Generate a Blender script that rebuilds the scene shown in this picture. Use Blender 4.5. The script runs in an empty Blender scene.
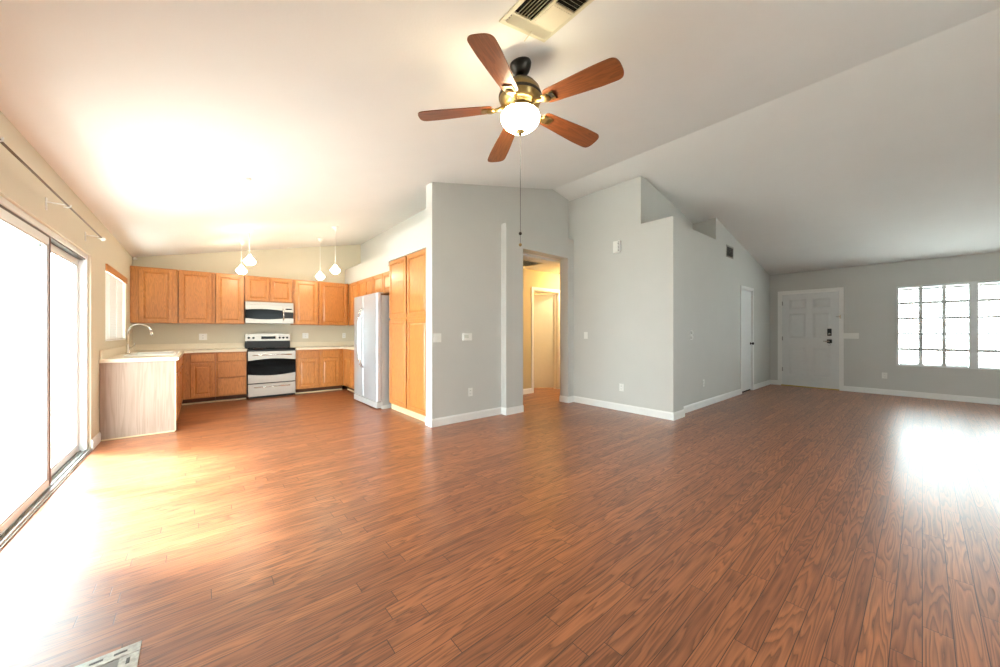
import bpy, bmesh, math, random
from mathutils import Vector, Matrix
random.seed(7)
PI = math.pi
scene = bpy.context.scene
C = scene.collection

# ------------------------------------------------------------------ camera
F_PX, CY, YAW, CAM_H = 355.67, 332.43, 40.10, 1.21
cam_data = bpy.data.cameras.new('camera')
cam_data.sensor_width = 36.0
cam_data.lens = F_PX * 36.0 / 1000.0
cam_data.shift_y = -(333.5 - CY) / 1000.0
cam_data.clip_start = 0.05
cam = bpy.data.objects.new('camera', cam_data)
C.objects.link(cam)
cam.location = (0, 0, CAM_H)
cam.rotation_euler = (PI / 2, 0, -math.radians(YAW))
scene.camera = cam

# ------------------------------------------------------------------ view, world, sun
scene.view_settings.view_transform = 'Standard'
scene.view_settings.look = 'None'
scene.view_settings.gamma = 1.0
scene.view_settings.use_curve_mapping = False
scene.view_settings.exposure = 1.02

world = bpy.data.worlds.new('world')
scene.world = world
world.use_nodes = True
wn = world.node_tree
bg = wn.nodes['Background']
bg.inputs['Color'].default_value = (0.86, 0.95, 0.98, 1)
bg.inputs['Strength'].default_value = 11.5

sun_data = bpy.data.lights.new('sun', 'SUN')
sun_data.energy = 13.0
sun_data.angle = math.radians(13)
sun_data.color = (0.82, 0.93, 1.0)
sun = bpy.data.objects.new('sun', sun_data)
C.objects.link(sun)
sun.rotation_euler = Vector((0.62, -0.50, -1.0)).to_track_quat('-Z', 'Y').to_euler()


def portal(name, loc, direction, sx, sy):
    ld = bpy.data.lights.new(name, 'AREA')
    ld.shape = 'RECTANGLE'
    ld.size, ld.size_y = sx, sy
    ld.cycles.is_portal = True
    o = bpy.data.objects.new(name, ld)
    C.objects.link(o)
    o.location = loc
    o.rotation_euler = Vector(direction).to_track_quat('-Z', 'Z').to_euler()
    return o


portal('portal_slider', (-1.03, 4.275, 1.0), (1, 0, 0), 2.45, 2.0)
portal('portal_kitchen', (-1.03, 6.98, 1.56), (1, 0, 0), 1.5, 0.92)
portal('portal_front', (10.39, -0.57, 1.33), (-1, 0, 0), 1.78, 1.5)
portal('portal_rear', (2.4, -2.78, 1.5), (0, 1, 0), 1.6, 1.2)


# ------------------------------------------------------------------ materials
def srgb(r, g, b):
    def f(c):
        c /= 255.0
        return c / 12.92 if c <= 0.04045 else ((c + 0.055) / 1.055) ** 2.4
    return (f(r), f(g), f(b), 1.0)


def new_mat(name):
    m = bpy.data.materials.new(name)
    m.use_nodes = True
    return m, m.node_tree, m.node_tree.nodes['Principled BSDF']


def N(nt, kind, **kw):
    n = nt.nodes.new(kind)
    for k, v in kw.items():
        setattr(n, k, v)
    return n


def simple(name, col, rough=0.5, metal=0.0, noise=0.03, scale=12.0, bump=0.0, bscale=200.0, coat=0.0, spec=0.5):
    m, nt, p = new_mat(name)
    tc = N(nt, 'ShaderNodeTexCoord')
    nz = N(nt, 'ShaderNodeTexNoise')
    nz.inputs['Scale'].default_value = scale
    nt.links.new(tc.outputs['Object'], nz.inputs['Vector'])
    rp = N(nt, 'ShaderNodeValToRGB')
    rp.color_ramp.elements[0].color = tuple(max(0, c * (1 - noise)) for c in col[:3]) + (1,)
    rp.color_ramp.elements[1].color = tuple(min(1, c * (1 + noise)) for c in col[:3]) + (1,)
    rp.color_ramp.elements[0].position = 0.3
    rp.color_ramp.elements[1].position = 0.7
    nt.links.new(nz.outputs['Fac'], rp.inputs['Fac'])
    nt.links.new(rp.outputs['Color'], p.inputs['Base Color'])
    p.inputs['Roughness'].default_value = rough
    p.inputs['Metallic'].default_value = metal
    p.inputs['Coat Weight'].default_value = coat
    p.inputs['Specular IOR Level'].default_value = spec
    if bump > 0:
        n2 = N(nt, 'ShaderNodeTexNoise')
        n2.inputs['Scale'].default_value = bscale
        nt.links.new(tc.outputs['Object'], n2.inputs['Vector'])
        b = N(nt, 'ShaderNodeBump')
        b.inputs['Strength'].default_value = bump
        b.inputs['Distance'].default_value = 0.002
        nt.links.new(n2.outputs['Fac'], b.inputs['Height'])
        nt.links.new(b.outputs['Normal'], p.inputs['Normal'])
    return m


def emitter(name, col, strength):
    m, nt, p = new_mat(name)
    p.inputs['Base Color'].default_value = (0.9, 0.88, 0.82, 1)
    p.inputs['Roughness'].default_value = 0.3
    p.inputs['Emission Color'].default_value = col
    p.inputs['Emission Strength'].default_value = strength
    return m


def glass_mat(name, tint=(0.97, 0.99, 0.98, 1)):
    m, nt, p = new_mat(name)
    nt.nodes.remove(p)
    out = nt.nodes['Material Output']
    tr = N(nt, 'ShaderNodeBsdfTransparent')
    tr.inputs['Color'].default_value = tint
    gl = N(nt, 'ShaderNodeBsdfGlossy')
    gl.inputs['Roughness'].default_value = 0.02
    fr = N(nt, 'ShaderNodeLayerWeight')
    fr.inputs['Blend'].default_value = 0.5
    pw = N(nt, 'ShaderNodeMath', operation='POWER')
    pw.inputs[1].default_value = 5.0
    nt.links.new(fr.outputs['Facing'], pw.inputs[0])
    ma = N(nt, 'ShaderNodeMath', operation='MULTIPLY_ADD')
    ma.inputs[1].default_value = 0.5
    ma.inputs[2].default_value = 0.03
    nt.links.new(pw.outputs[0], ma.inputs[0])
    mx = N(nt, 'ShaderNodeMixShader')
    nt.links.new(ma.outputs[0], mx.inputs['Fac'])
    nt.links.new(tr.outputs[0], mx.inputs[1])
    nt.links.new(gl.outputs[0], mx.inputs[2])
    nt.links.new(mx.outputs[0], out.inputs['Surface'])
    return m


def math_n(nt, op, a, b=None, c=None):
    n = N(nt, 'ShaderNodeMath', operation=op)
    for i, v in enumerate((a, b, c)):
        if v is None:
            continue
        if isinstance(v, (int, float)):
            n.inputs[i].default_value = v
        else:
            nt.links.new(v, n.inputs[i])
    return n.outputs[0]


def oak(name, light, dark, line, axis='Z', rings=9.0, stretch=1.1, across=8.0, rough=0.35, coat=0.2, planks=None,
        line_amt=0.6, var=0.12):
    """Oak with cathedral figure; along = long axis of the grain."""
    m, nt, p = new_mat(name)
    L = nt.links
    tc = N(nt, 'ShaderNodeTexCoord')
    sp = N(nt, 'ShaderNodeSeparateXYZ')
    L.new(tc.outputs['Object'], sp.inputs[0])
    oi = N(nt, 'ShaderNodeObjectInfo')
    if planks:
        w, ln = planks
        row = math_n(nt, 'FLOOR', math_n(nt, 'DIVIDE', sp.outputs['Y'], w))
        wn1 = N(nt, 'ShaderNodeTexWhiteNoise', noise_dimensions='1D')
        L.new(row, wn1.inputs['W'])
        xs = math_n(nt, 'ADD', math_n(nt, 'DIVIDE', sp.outputs['X'], ln), math_n(nt, 'MULTIPLY', wn1.outputs['Value'], 17.3))
        pid = math_n(nt, 'FLOOR', xs)
        cb = N(nt, 'ShaderNodeCombineXYZ')
        L.new(row, cb.inputs[0]); L.new(pid, cb.inputs[1])
        wn2 = N(nt, 'ShaderNodeTexWhiteNoise', noise_dimensions='3D')
        L.new(cb.outputs[0], wn2.inputs['Vector'])
        rnd = wn2.outputs['Value']
        along, cross, third = sp.outputs['X'], sp.outputs['Y'], None
        fy = math_n(nt, 'FRACT', math_n(nt, 'DIVIDE', sp.outputs['Y'], w))
        fx = math_n(nt, 'FRACT', xs)
        ey = math_n(nt, 'MULTIPLY', math_n(nt, 'MINIMUM', fy, math_n(nt, 'SUBTRACT', 1.0, fy)), w)
        ex = math_n(nt, 'MULTIPLY', math_n(nt, 'MINIMUM', fx, math_n(nt, 'SUBTRACT', 1.0, fx)), ln)
        edge = math_n(nt, 'MINIMUM', ey, ex)
        mr = N(nt, 'ShaderNodeMapRange')
        mr.inputs['From Min'].default_value = 0.0006
        mr.inputs['From Max'].default_value = 0.0022
        L.new(edge, mr.inputs['Value'])
        seam = mr.outputs[0]
    else:
        rnd = oi.outputs['Random']
        along = sp.outputs[axis]
        others = [a for a in 'XYZ' if a != axis]
        cross = math_n(nt, 'ADD', sp.outputs[others[0]], sp.outputs[others[1]])
        seam = None
    cv = N(nt, 'ShaderNodeCombineXYZ')
    L.new(math_n(nt, 'MULTIPLY', along, stretch), cv.inputs[0])
    L.new(math_n(nt, 'MULTIPLY', cross, across), cv.inputs[1])
    L.new(math_n(nt, 'MULTIPLY', rnd, 40.0), cv.inputs[2])
    nz = N(nt, 'ShaderNodeTexNoise')
    nz.inputs['Scale'].default_value = 1.0
    nz.inputs['Detail'].default_value = 2.5
    nz.inputs['Roughness'].default_value = 0.45
    L.new(cv.outputs[0], nz.inputs['Vector'])
    band = math_n(nt, 'FRACT', math_n(nt, 'MULTIPLY', nz.outputs['Fac'], rings))
    rp = N(nt, 'ShaderNodeValToRGB')
    e = rp.color_ramp.elements
    e[0].position = 0.0; e[0].color = (1, 1, 1, 1)
    e[1].position = 1.0; e[1].color = (0.8, 0.8, 0.8, 1)
    e.new(0.10).color = (0.3, 0.3, 0.3, 1)
    e.new(0.30).color = (0.0, 0.0, 0.0, 1)
    L.new(band, rp.inputs['Fac'])
    # fine pores
    cv2 = N(nt, 'ShaderNodeCombineXYZ')
    L.new(math_n(nt, 'MULTIPLY', along, 9.0), cv2.inputs[0])
    L.new(math_n(nt, 'MULTIPLY', cross, 320.0), cv2.inputs[1])
    L.new(math_n(nt, 'MULTIPLY', rnd, 40.0), cv2.inputs[2])
    n2 = N(nt, 'ShaderNodeTexNoise')
    n2.inputs['Scale'].default_value = 1.0
    n2.inputs['Detail'].default_value = 1.0
    L.new(cv2.outputs[0], n2.inputs['Vector'])
    pores = math_n(nt, 'MULTIPLY', math_n(nt, 'SUBTRACT', n2.outputs['Fac'], 0.35), 0.9)
    fac = math_n(nt, 'MULTIPLY', rp.outputs['Color'], line_amt)
    fac = math_n(nt, 'ADD', fac, math_n(nt, 'MULTIPLY', pores, line_amt * 0.7))
    base = N(nt, 'ShaderNodeMix', data_type='RGBA')
    base.inputs['A'].default_value = light
    base.inputs['B'].default_value = dark
    L.new(rnd, base.inputs['Factor'])
    mx = N(nt, 'ShaderNodeMix', data_type='RGBA')
    L.new(math_n(nt, 'MINIMUM', math_n(nt, 'MAXIMUM', fac, 0.0), 1.0), mx.inputs['Factor'])
    L.new(base.outputs['Result'], mx.inputs['A'])
    mx.inputs['B'].default_value = line
    col = mx.outputs['Result']
    if seam is not None:
        m2 = N(nt, 'ShaderNodeMix', data_type='RGBA')
        L.new(seam, m2.inputs['Factor'])
        m2.inputs['A'].default_value = srgb(60, 34, 22)
        L.new(col, m2.inputs['B'])
        col = m2.outputs['Result']
    L.new(col, p.inputs['Base Color'])
    p.inputs['Roughness'].default_value = rough
    p.inputs['Coat Weight'].default_value = coat
    p.inputs['Coat Roughness'].default_value = 0.26
    h = math_n(nt, 'MULTIPLY', fac, -0.35)
    if seam is not None:
        h = math_n(nt, 'ADD', h, math_n(nt, 'MULTIPLY', seam, 1.2))
        wv = N(nt, 'ShaderNodeTexNoise')
        wv.inputs['Scale'].default_value = 7.0
        L.new(tc.outputs['Object'], wv.inputs['Vector'])
        h = math_n(nt, 'ADD', h, math_n(nt, 'MULTIPLY', wv.outputs['Fac'], 1.5))
    bp = N(nt, 'ShaderNodeBump')
    bp.inputs['Strength'].default_value = 0.35
    bp.inputs['Distance'].default_value = 0.0012
    L.new(h, bp.inputs['Height'])
    L.new(bp.outputs['Normal'], p.inputs['Normal'])
    return m


def steel_mat(name, col, rough=0.3, axis=0):
    m, nt, p = new_mat(name)
    tc = N(nt, 'ShaderNodeTexCoord')
    mp = N(nt, 'ShaderNodeMapping')
    mp.inputs['Scale'].default_value = (2, 2, 300) if axis == 0 else (300, 300, 2)
    nz = N(nt, 'ShaderNodeTexNoise')
    nz.inputs['Scale'].default_value = 1.0
    nt.links.new(tc.outputs['Object'], mp.inputs['Vector'])
    nt.links.new(mp.outputs[0], nz.inputs['Vector'])
    mr = N(nt, 'ShaderNodeMapRange')
    mr.inputs['To Min'].default_value = rough - 0.06
    mr.inputs['To Max'].default_value = rough + 0.08
    nt.links.new(nz.outputs['Fac'], mr.inputs['Value'])
    nt.links.new(mr.outputs[0], p.inputs['Roughness'])
    p.inputs['Base Color'].default_value = col
    p.inputs['Metallic'].default_value = 1.0
    return m


M = dict(
    wall=simple('wall_paint', srgb(207, 207, 203), 0.75, noise=0.01, scale=3, bump=0.25, bscale=90, spec=0.3),
    wall_warm=simple('warm_wall_tone', srgb(215, 208, 188), 0.75, noise=0.01, scale=3, bump=0.25, bscale=90, spec=0.3),  # warmer wall tone for the left and kitchen back walls
    ceiling=simple('ceiling_paint', srgb(236, 236, 234), 0.85, noise=0.008, scale=3, bump=0.3, bscale=70, spec=0.2),
    trim=simple('white_trim_paint', srgb(240, 240, 238), 0.4, noise=0.01),
    door=simple('white_door_paint', srgb(226, 228, 228), 0.4, noise=0.015),
    floor=oak('oak_floor', srgb(190, 117, 72), srgb(160, 95, 58), srgb(58, 32, 20), rings=15, stretch=0.85, across=13.0,
              rough=0.42, coat=0.55, planks=(0.08, 1.05), line_amt=0.68),
    oak=oak('honey_oak', srgb(212, 144, 76), srgb(202, 132, 66), srgb(138, 78, 36), rings=10, stretch=2.0, across=16.0,
            rough=0.35, coat=0.25, line_amt=0.45),
    pale_oak=oak('pale_washed_oak', srgb(172, 150, 134), srgb(168, 146, 130), srgb(118, 92, 76), rings=7, stretch=0.8,
                 across=16.0, rough=0.5, coat=0.0, line_amt=0.4),
    blade=oak('walnut_blade', srgb(150, 90, 52), srgb(140, 80, 46), srgb(84, 44, 24), axis='X', rings=7, stretch=2.5, across=25.0,
              rough=0.35, coat=0.2, line_amt=0.5),
    pale=simple('pale_moulding', srgb(222, 200, 160), 0.5),
    kick=simple('dark_toe_kick', srgb(92, 58, 34), 0.7, noise=0.1),
    counter=simple('cream_laminate', srgb(232, 222, 200), 0.35, noise=0.03, scale=120),
    steel=steel_mat('brushed_steel', srgb(186, 178, 168), 0.33),
    fridge_steel=simple('fridge_steel', srgb(192, 198, 206), 0.36, metal=0.55, noise=0.015, scale=4),
    fridge_side=simple('fridge_grey_side', srgb(165, 168, 170), 0.45, metal=0.2, noise=0.02),
    gasket=simple('brown_gasket', srgb(120, 95, 88), 0.6),
    chrome=simple('chrome', srgb(225, 225, 222), 0.12, metal=1.0, noise=0.005),
    alum=simple('aluminium', srgb(170, 170, 168), 0.35, metal=0.8, noise=0.02),
    vinyl=simple('white_vinyl_frame', srgb(225, 228, 228), 0.4, noise=0.01),
    black=simple('black_glass', srgb(7, 7, 8), 0.15, noise=0.05, spec=0.1),
    blackp=simple('black_plastic', srgb(24, 24, 25), 0.4),
    bronze=simple('dark_bronze', srgb(58, 54, 50), 0.4, metal=0.6, noise=0.08),
    brass=simple('antique_brass', srgb(150, 128, 84), 0.32, metal=0.85, noise=0.08, scale=30),
    rod=simple('rod_bronze', srgb(110, 98, 84), 0.4, metal=0.7),
    plastic=simple('white_plastic', srgb(238, 238, 234), 0.4, noise=0.01),
    slat=simple('white_slat', srgb(238, 238, 236), 0.5, noise=0.01),
    ventm=simple('cream_vent_metal', srgb(222, 216, 190), 0.45, noise=0.02),
    register=simple('worn_grey_metal', srgb(165, 163, 156), 0.45, metal=0.5, noise=0.25, scale=60),
    dark=simple('dark_void', srgb(30, 28, 24), 0.9),
    threshold=simple('brass_threshold', srgb(176, 150, 88), 0.35, metal=0.7, noise=0.08),
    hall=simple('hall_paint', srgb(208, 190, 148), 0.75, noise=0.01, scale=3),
    patio=simple('patio_concrete', srgb(206, 202, 194), 0.9, noise=0.06, scale=2),
    slot=simple('outlet_slot', srgb(70, 68, 66), 0.6),
    bowl=emitter('lit_bowl_glass', (1.0, 0.84, 0.55, 1), 28.0),
    shade=emitter('lit_pendant_glass', (1.0, 0.86, 0.62, 1), 26.0),
    glass=glass_mat('window_glass'),
)


# ------------------------------------------------------------------ geometry helpers
class MB:
    def __init__(self):
        self.bm = bmesh.new()
        self.mats = []

    def _mi(self, m):
        if m is None:
            return 0
        if m not in self.mats:
            self.mats.append(m)
        return self.mats.index(m)

    def box(self, x0, x1, y0, y1, z0, z1, bevel=0.0, m=None, seg=1):
        b = bmesh.new()
        bmesh.ops.create_cube(b, size=1)
        for v in b.verts:
            v.co = Vector(((x0 + x1) / 2 + v.co.x * (x1 - x0), (y0 + y1) / 2 + v.co.y * (y1 - y0), (z0 + z1) / 2 + v.co.z * (z1 - z0)))
        if bevel > 0:
            bmesh.ops.bevel(b, geom=b.edges[:], offset=bevel, segments=seg, affect='EDGES', profile=0.5)
        self._merge(b, m)
        return self

    def _merge(self, b, m=None, mat=None):
        if mat is not None:
            bmesh.ops.transform(b, matrix=mat, verts=b.verts)
        mi = self._mi(m)
        for f in b.faces:
            f.material_index = mi
        me = bpy.data.meshes.new('tmp')
        b.to_mesh(me)
        self.bm.from_mesh(me)
        bpy.data.meshes.remove(me)
        b.free()

    def prism(self, poly, axis, a0, a1, m=None):
        """poly: 2-D points in the two other axes (in xyz order), extruded along axis."""
        b = bmesh.new()

        def P(p, a):
            if axis == 'x': return (a, p[0], p[1])
            if axis == 'y': return (p[0], a, p[1])
            return (p[0], p[1], a)
        v0 = [b.verts.new(P(p, a0)) for p in poly]
        v1 = [b.verts.new(P(p, a1)) for p in poly]
        b.faces.new(v0)
        b.faces.new(list(reversed(v1)))
        n = len(poly)
        for i in range(n):
            b.faces.new((v0[i], v1[i], v1[(i + 1) % n], v0[(i + 1) % n]))
        bmesh.ops.recalc_face_normals(b, faces=b.faces[:])
        self._merge(b, m)
        return self

    def lathe(self, prof, c=(0, 0, 0), n=32, m=None, mat=None, cap=True):
        b = bmesh.new()
        rings = []
        for r, z in prof:
            if r < 1e-5:
                rings.append([b.verts.new((0, 0, z))])
            else:
                rings.append([b.verts.new((r * math.cos(2 * PI * i / n), r * math.sin(2 * PI * i / n), z)) for i in range(n)])
        for a, d in zip(rings, rings[1:]):
            for i in range(n):
                j = (i + 1) % n
                if len(a) == 1 and len(d) > 1:
                    b.faces.new((a[0], d[i], d[j]))
                elif len(d) == 1 and len(a) > 1:
                    b.faces.new((a[i], d[0], a[j]))
                elif len(a) > 1:
                    b.faces.new((a[i], d[i], d[j], a[j]))
        if cap:
            for rg in (rings[0], rings[-1]):
                if len(rg) > 1:
                    b.faces.new(rg)
        bmesh.ops.recalc_face_normals(b, faces=b.faces[:])
        for f in b.faces:
            f.smooth = True
        T = Matrix.Translation(c)
        if mat is not None:
            T = T @ mat
        self._merge(b, m, T)
        return self

    def tube(self, pts, r, n=10, m=None, radii=None):
        b = bmesh.new()
        pts = [Vector(p) for p in pts]
        rings = []
        ref = None
        for i, p in enumerate(pts):
            d = (pts[min(i + 1, len(pts) - 1)] - pts[max(i - 1, 0)]).normalized()
            if ref is None:
                ref = d.orthogonal().normalized()
            else:
                ref = (ref - d * ref.dot(d)).normalized()
            s = d.cross(ref)
            rr = radii[i] if radii else r
            rings.append([b.verts.new(p + (ref * math.cos(2 * PI * k / n) + s * math.sin(2 * PI * k / n)) * rr) for k in range(n)])
        for a, e in zip(rings, rings[1:]):
            for i in range(n):
                j = (i + 1) % n
                b.faces.new((a[i], a[j], e[j], e[i]))
        b.faces.new(rings[0]); b.faces.new(rings[-1])
        bmesh.ops.recalc_face_normals(b, faces=b.faces[:])
        for f in b.faces:
            f.smooth = len(f.verts) == 4
        self._merge(b, m)
        return self

    def frustum_y(self, x0, x1, z0, z1, y_back, y_front, inset):
        """raised field: wide rectangle at y_back, inset rectangle at y_front (faces -y)"""
        b = bmesh.new()
        a = [b.verts.new(p) for p in ((x0, y_back, z0), (x1, y_back, z0), (x1, y_back, z1), (x0, y_back, z1))]
        i = inset
        c = [b.verts.new(p) for p in ((x0 + i, y_front, z0 + i), (x1 - i, y_front, z0 + i), (x1 - i, y_front, z1 - i), (x0 + i, y_front, z1 - i))]
        b.faces.new(c)
        b.faces.new(list(reversed(a)))
        for k in range(4):
            b.faces.new((a[k], a[(k + 1) % 4], c[(k + 1) % 4], c[k]))
        bmesh.ops.recalc_face_normals(b, faces=b.faces[:])
        self._merge(b)
        return self

    def build(self, name, mat, parent=None, kind=None):
        me = bpy.data.meshes.new(name)
        self.bm.to_mesh(me)
        self.bm.free()
        if self.mats:
            for mm in self.mats:
                me.materials.append(mm)
        else:
            me.materials.append(mat)
        o = bpy.data.objects.new(name, me)
        C.objects.link(o)
        if parent is not None:
            o.parent = parent
        if kind:
            o['kind'] = kind
        return o


def thing(name, label, cat, loc=(0, 0, 0), rz=0.0, group=None):
    o = bpy.data.objects.new(name, None)
    C.objects.link(o)
    o.empty_display_size = 0.1
    o.location = loc
    o.rotation_euler = (0, 0, rz)
    o['label'] = label
    o['category'] = cat
    if group:
        o['group'] = group
    return o


def tag(o, label, cat, group=None):
    o['label'] = label
    o['category'] = cat
    if group:
        o['group'] = group
    return o


def struct(name, mb, mat):
    return mb.build(name, mat, kind='structure')


def struct_empty(name, loc, rz=0.0, label=None, cat=None):
    o = bpy.data.objects.new(name, None)
    C.objects.link(o)
    o.location = loc
    o.rotation_euler = (0, 0, rz)
    o['kind'] = 'structure'
    if label:
        o['label'] = label
        o['category'] = cat
    return o


def copy_tree(o, parent=None):
    c = o.copy()
    C.objects.link(c)
    if parent is not None:
        c.parent = parent
    for ch in list(o.children):
        copy_tree(ch, c)
    return c


# ------------------------------------------------------------------ room dimensions
XL, XF = -0.86, 10.2            # left (patio) wall, front (entry) wall
YK = 8.42                       # kitchen back wall
YR = -2.6                       # wall behind the camera
XKR = 2.85                      # kitchen right wall
YC = 4.03                       # grey centre wall
XR = 4.98                       # right return wall
YE = 2.30                       # entry wall
RX = 4.56                       # ridge
KL = 0.2165


def ceil_z(x):
    zr = 2.455 + KL * (RX - XL)
    if x <= RX:
        return 2.455 + KL * (x - XL)
    return zr - (zr - 2.555) * (x - RX) / (XF - RX)


# ------------------------------------------------------------------ floor, ceiling, walls
struct('floor', MB().box(XL - 0.14, XF + 0.15, YR - 0.15, 9.0, -0.1, 0.0), M['floor'])
struct('patio_ground', MB().box(-14, 24, -16, 20, -0.3, -0.14), M['patio'])
x0, x1 = XL - 0.14, XF + 0.15
poly = [(x0, ceil_z(x0)), (RX, ceil_z(RX)), (x1, ceil_z(x1)), (x1, ceil_z(x1) + 0.12), (RX, ceil_z(RX) + 0.12), (x0, ceil_z(x0) + 0.12)]
mb = MB()
mb.prism([poly[0], poly[1], poly[4], poly[5]], 'y', YR - 0.15, YK + 0.14)
mb.prism([poly[1], poly[2], poly[3], poly[4]], 'y', YR - 0.15, YK + 0.14)
struct('ceiling', mb, M['ceiling'])


def wall_x_plane(mb, xa, xb, y0, y1, ztop, holes):
    """slab between xa..xb running along y, with rectangular holes (y0,y1,z0,z1)."""
    ys = sorted({y0, y1, *[h[0] for h in holes], *[h[1] for h in holes]})
    for a, b in zip(ys, ys[1:]):
        hs = [h for h in holes if h[0] <= a and h[1] >= b]
        z = 0.0
        for h in sorted(hs, key=lambda q: q[2]):
            if h[2] > z:
                mb.box(xa, xb, a, b, z, h[2])
            z = h[3]
        if ztop > z:
            mb.box(xa, xb, a, b, z, ztop)


def wall_y_plane(mb, ya, yb, x0, x1, holes, top=None):
    """slab between ya..yb running along x up to the sloping ceiling (or top)."""
    xs = {x0, x1, *[h[0] for h in holes], *[h[1] for h in holes]}
    if x0 < RX < x1 and top is None:
        xs.add(RX)
    xs = sorted(xs)
    for a, b in zip(xs, xs[1:]):
        hs = [h for h in holes if h[0] <= a and h[1] >= b]
        z = 0.0
        for h in sorted(hs, key=lambda q: q[2]):
            if h[2] > z:
                mb.box(a, b, ya, yb, z, h[2])
            z = h[3]
        ta, tb = (ceil_z(a), ceil_z(b)) if top is None else (top, top)
        mb.prism([(a, z), (b, z), (b, tb), (a, ta)], 'y', ya, yb)


SL = (3.05, 5.50, 0.0, 2.0)       # sliding door opening
KW = (6.22, 7.74, 1.10, 2.03)     # kitchen window
FD = (1.11, 2.09, 0.0, 2.09)      # front door
FW = (-1.46, 0.32, 0.576, 2.09)   # front window
HO = (3.76, 4.83, 0.0, 2.49)      # hall opening
mb = MB(); wall_x_plane(mb, XL - 0.14, XL, YR, YK, ceil_z(XL), [SL, KW]); struct('wall_left', mb, M['wall_warm'])
mb = MB(); wall_y_plane(mb, YK, YK + 0.14, XL - 0.14, XKR + 0.12, []); struct('wall_kitchen', mb, M['wall_warm'])
mb = MB(); mb.box(XKR, XKR + 0.12, YC + 0.16, YK, 0, ceil_z(XKR)); struct('wall_kitchen_right', mb, M['wall'])
mb = MB(); wall_y_plane(mb, YC, YC + 0.07, 2.26, XR, [HO])
mb.prism([(2.26, 0), (3.60, 0), (3.60, ceil_z(3.6)), (2.26, ceil_z(2.26))], 'y', YC + 0.07, YC + 0.16)
struct('wall_center', mb, M['wall'])
mb = MB(); wall_y_plane(mb, YC - 0.11, YC, 3.42, XR, [HO], top=2.82); struct('wall_hall', mb, M['wall'])
mb = MB()
mb.box(XR, XR + 0.12, 2.68, YC + 0.07, 0, ceil_z(XR + 0.12))
mb.box(XR, 6.82, 2.30, 2.68, 0, 2.815)
mb.box(XR, 5.31, 2.21, 2.30, 0, 2.815)
mb.prism([(XR + 0.12, 2.815), (6.94, 2.815), (6.94, ceil_z(6.94)), (XR + 0.12, ceil_z(XR + 0.12))], 'y', 2.68, 2.78)
mb.box(6.82, 6.94, 2.42, 2.68, 0, ceil_z(6.94))
struct('wall_right', mb, M['wall'])
CD = (8.15, 8.86, 0.0, 2.08)
mb = MB(); wall_y_plane(mb, YE, YE + 0.12, 6.82, XF, [CD]); struct('wall_entry', mb, M['wall'])
mb = MB(); wall_x_plane(mb, XF, XF + 0.15, YR, YE + 0.12, ceil_z(XF), [FW, FD]); struct('wall_front', mb, M['wall'])
RW = (1.6, 3.2, 0.9, 2.1)  # opening for the added fill window
mb = MB(); wall_y_plane(mb, YR - 0.15, YR, XL - 0.14, XF + 0.15, [RW]); struct('wall_rear', mb, M['wall'])

# boxed ledges above the kitchen cupboards and pantry
mb = MB()
mb.box(2.50, XKR, 5.50, YK, 2.272, 2.62)
mb.box(2.275, XKR, YC + 0.16, 5.50, 2.335, 2.70)
mb.box(2.275, XKR, 5.44, 5.50, 2.272, 2.335)
struct('wall_soffit', mb, M['wall'])

# hallway and room behind the open door
mb = MB()
HD = (5.10, 5.86, 0.0, 2.06)
wall_y_plane(mb, 5.02, 5.12, XKR + 0.12, 6.5, [HD], top=2.46)
mb.box(6.4, 6.5, YC + 0.07, 5.02, 0, 2.46)
mb.box(XR + 0.12, 6.5, YC + 0.0, YC + 0.07, 0, 2.46)
mb.box(3.9, 4.0, 5.12, 8.0, 0, 2.46)
mb.box(6.9, 7.0, 5.12, 8.0, 0, 2.46)
mb.box(3.9, 7.0, 8.0, 8.1, 0, 2.46)
mb.box(6.5, 7.0, 5.02, 5.12, 0, 2.46)
struct('wall_hallway', mb, M['hall'])
mb = MB()
mb.box(XKR + 0.12, 7.0, YC + 0.161, 8.1, 2.46, 2.54)
mb.box(3.61, 6.5, YC + 0.071, YC + 0.161, 2.495, 2.54)
struct('ceiling_hallway', mb, M['ceiling'])

# ------------------------------------------------------------------ baseboards
BH, BT = 0.105, 0.014


def baseboard(mb, a, b, n):
    """a,b 2-D ends on the wall face, n the room-ward normal (unit axis)."""
    (ax, ay), (bx, by) = a, b
    if n[0] == 0:
        s = n[1]
        prof = [(ay, 0), (ay + s * BT, 0), (ay + s * BT, BH - 0.02), (ay + s * BT * 0.5, BH), (ay, BH)]
        mb.prism(prof, 'x', min(ax, bx), max(ax, bx))
    else:
        s = n[0]
        prof = [(ax, 0), (ax + s * BT, 0), (ax + s * BT, BH - 0.02), (ax + s * BT * 0.5, BH), (ax, BH)]
        mb.prism(prof, 'y', min(ay, by), max(ay, by))


def base(name, segs):
    mb = MB()
    for s in segs:
        baseboard(mb, *s)
    struct(name, mb, M['trim'])


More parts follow.
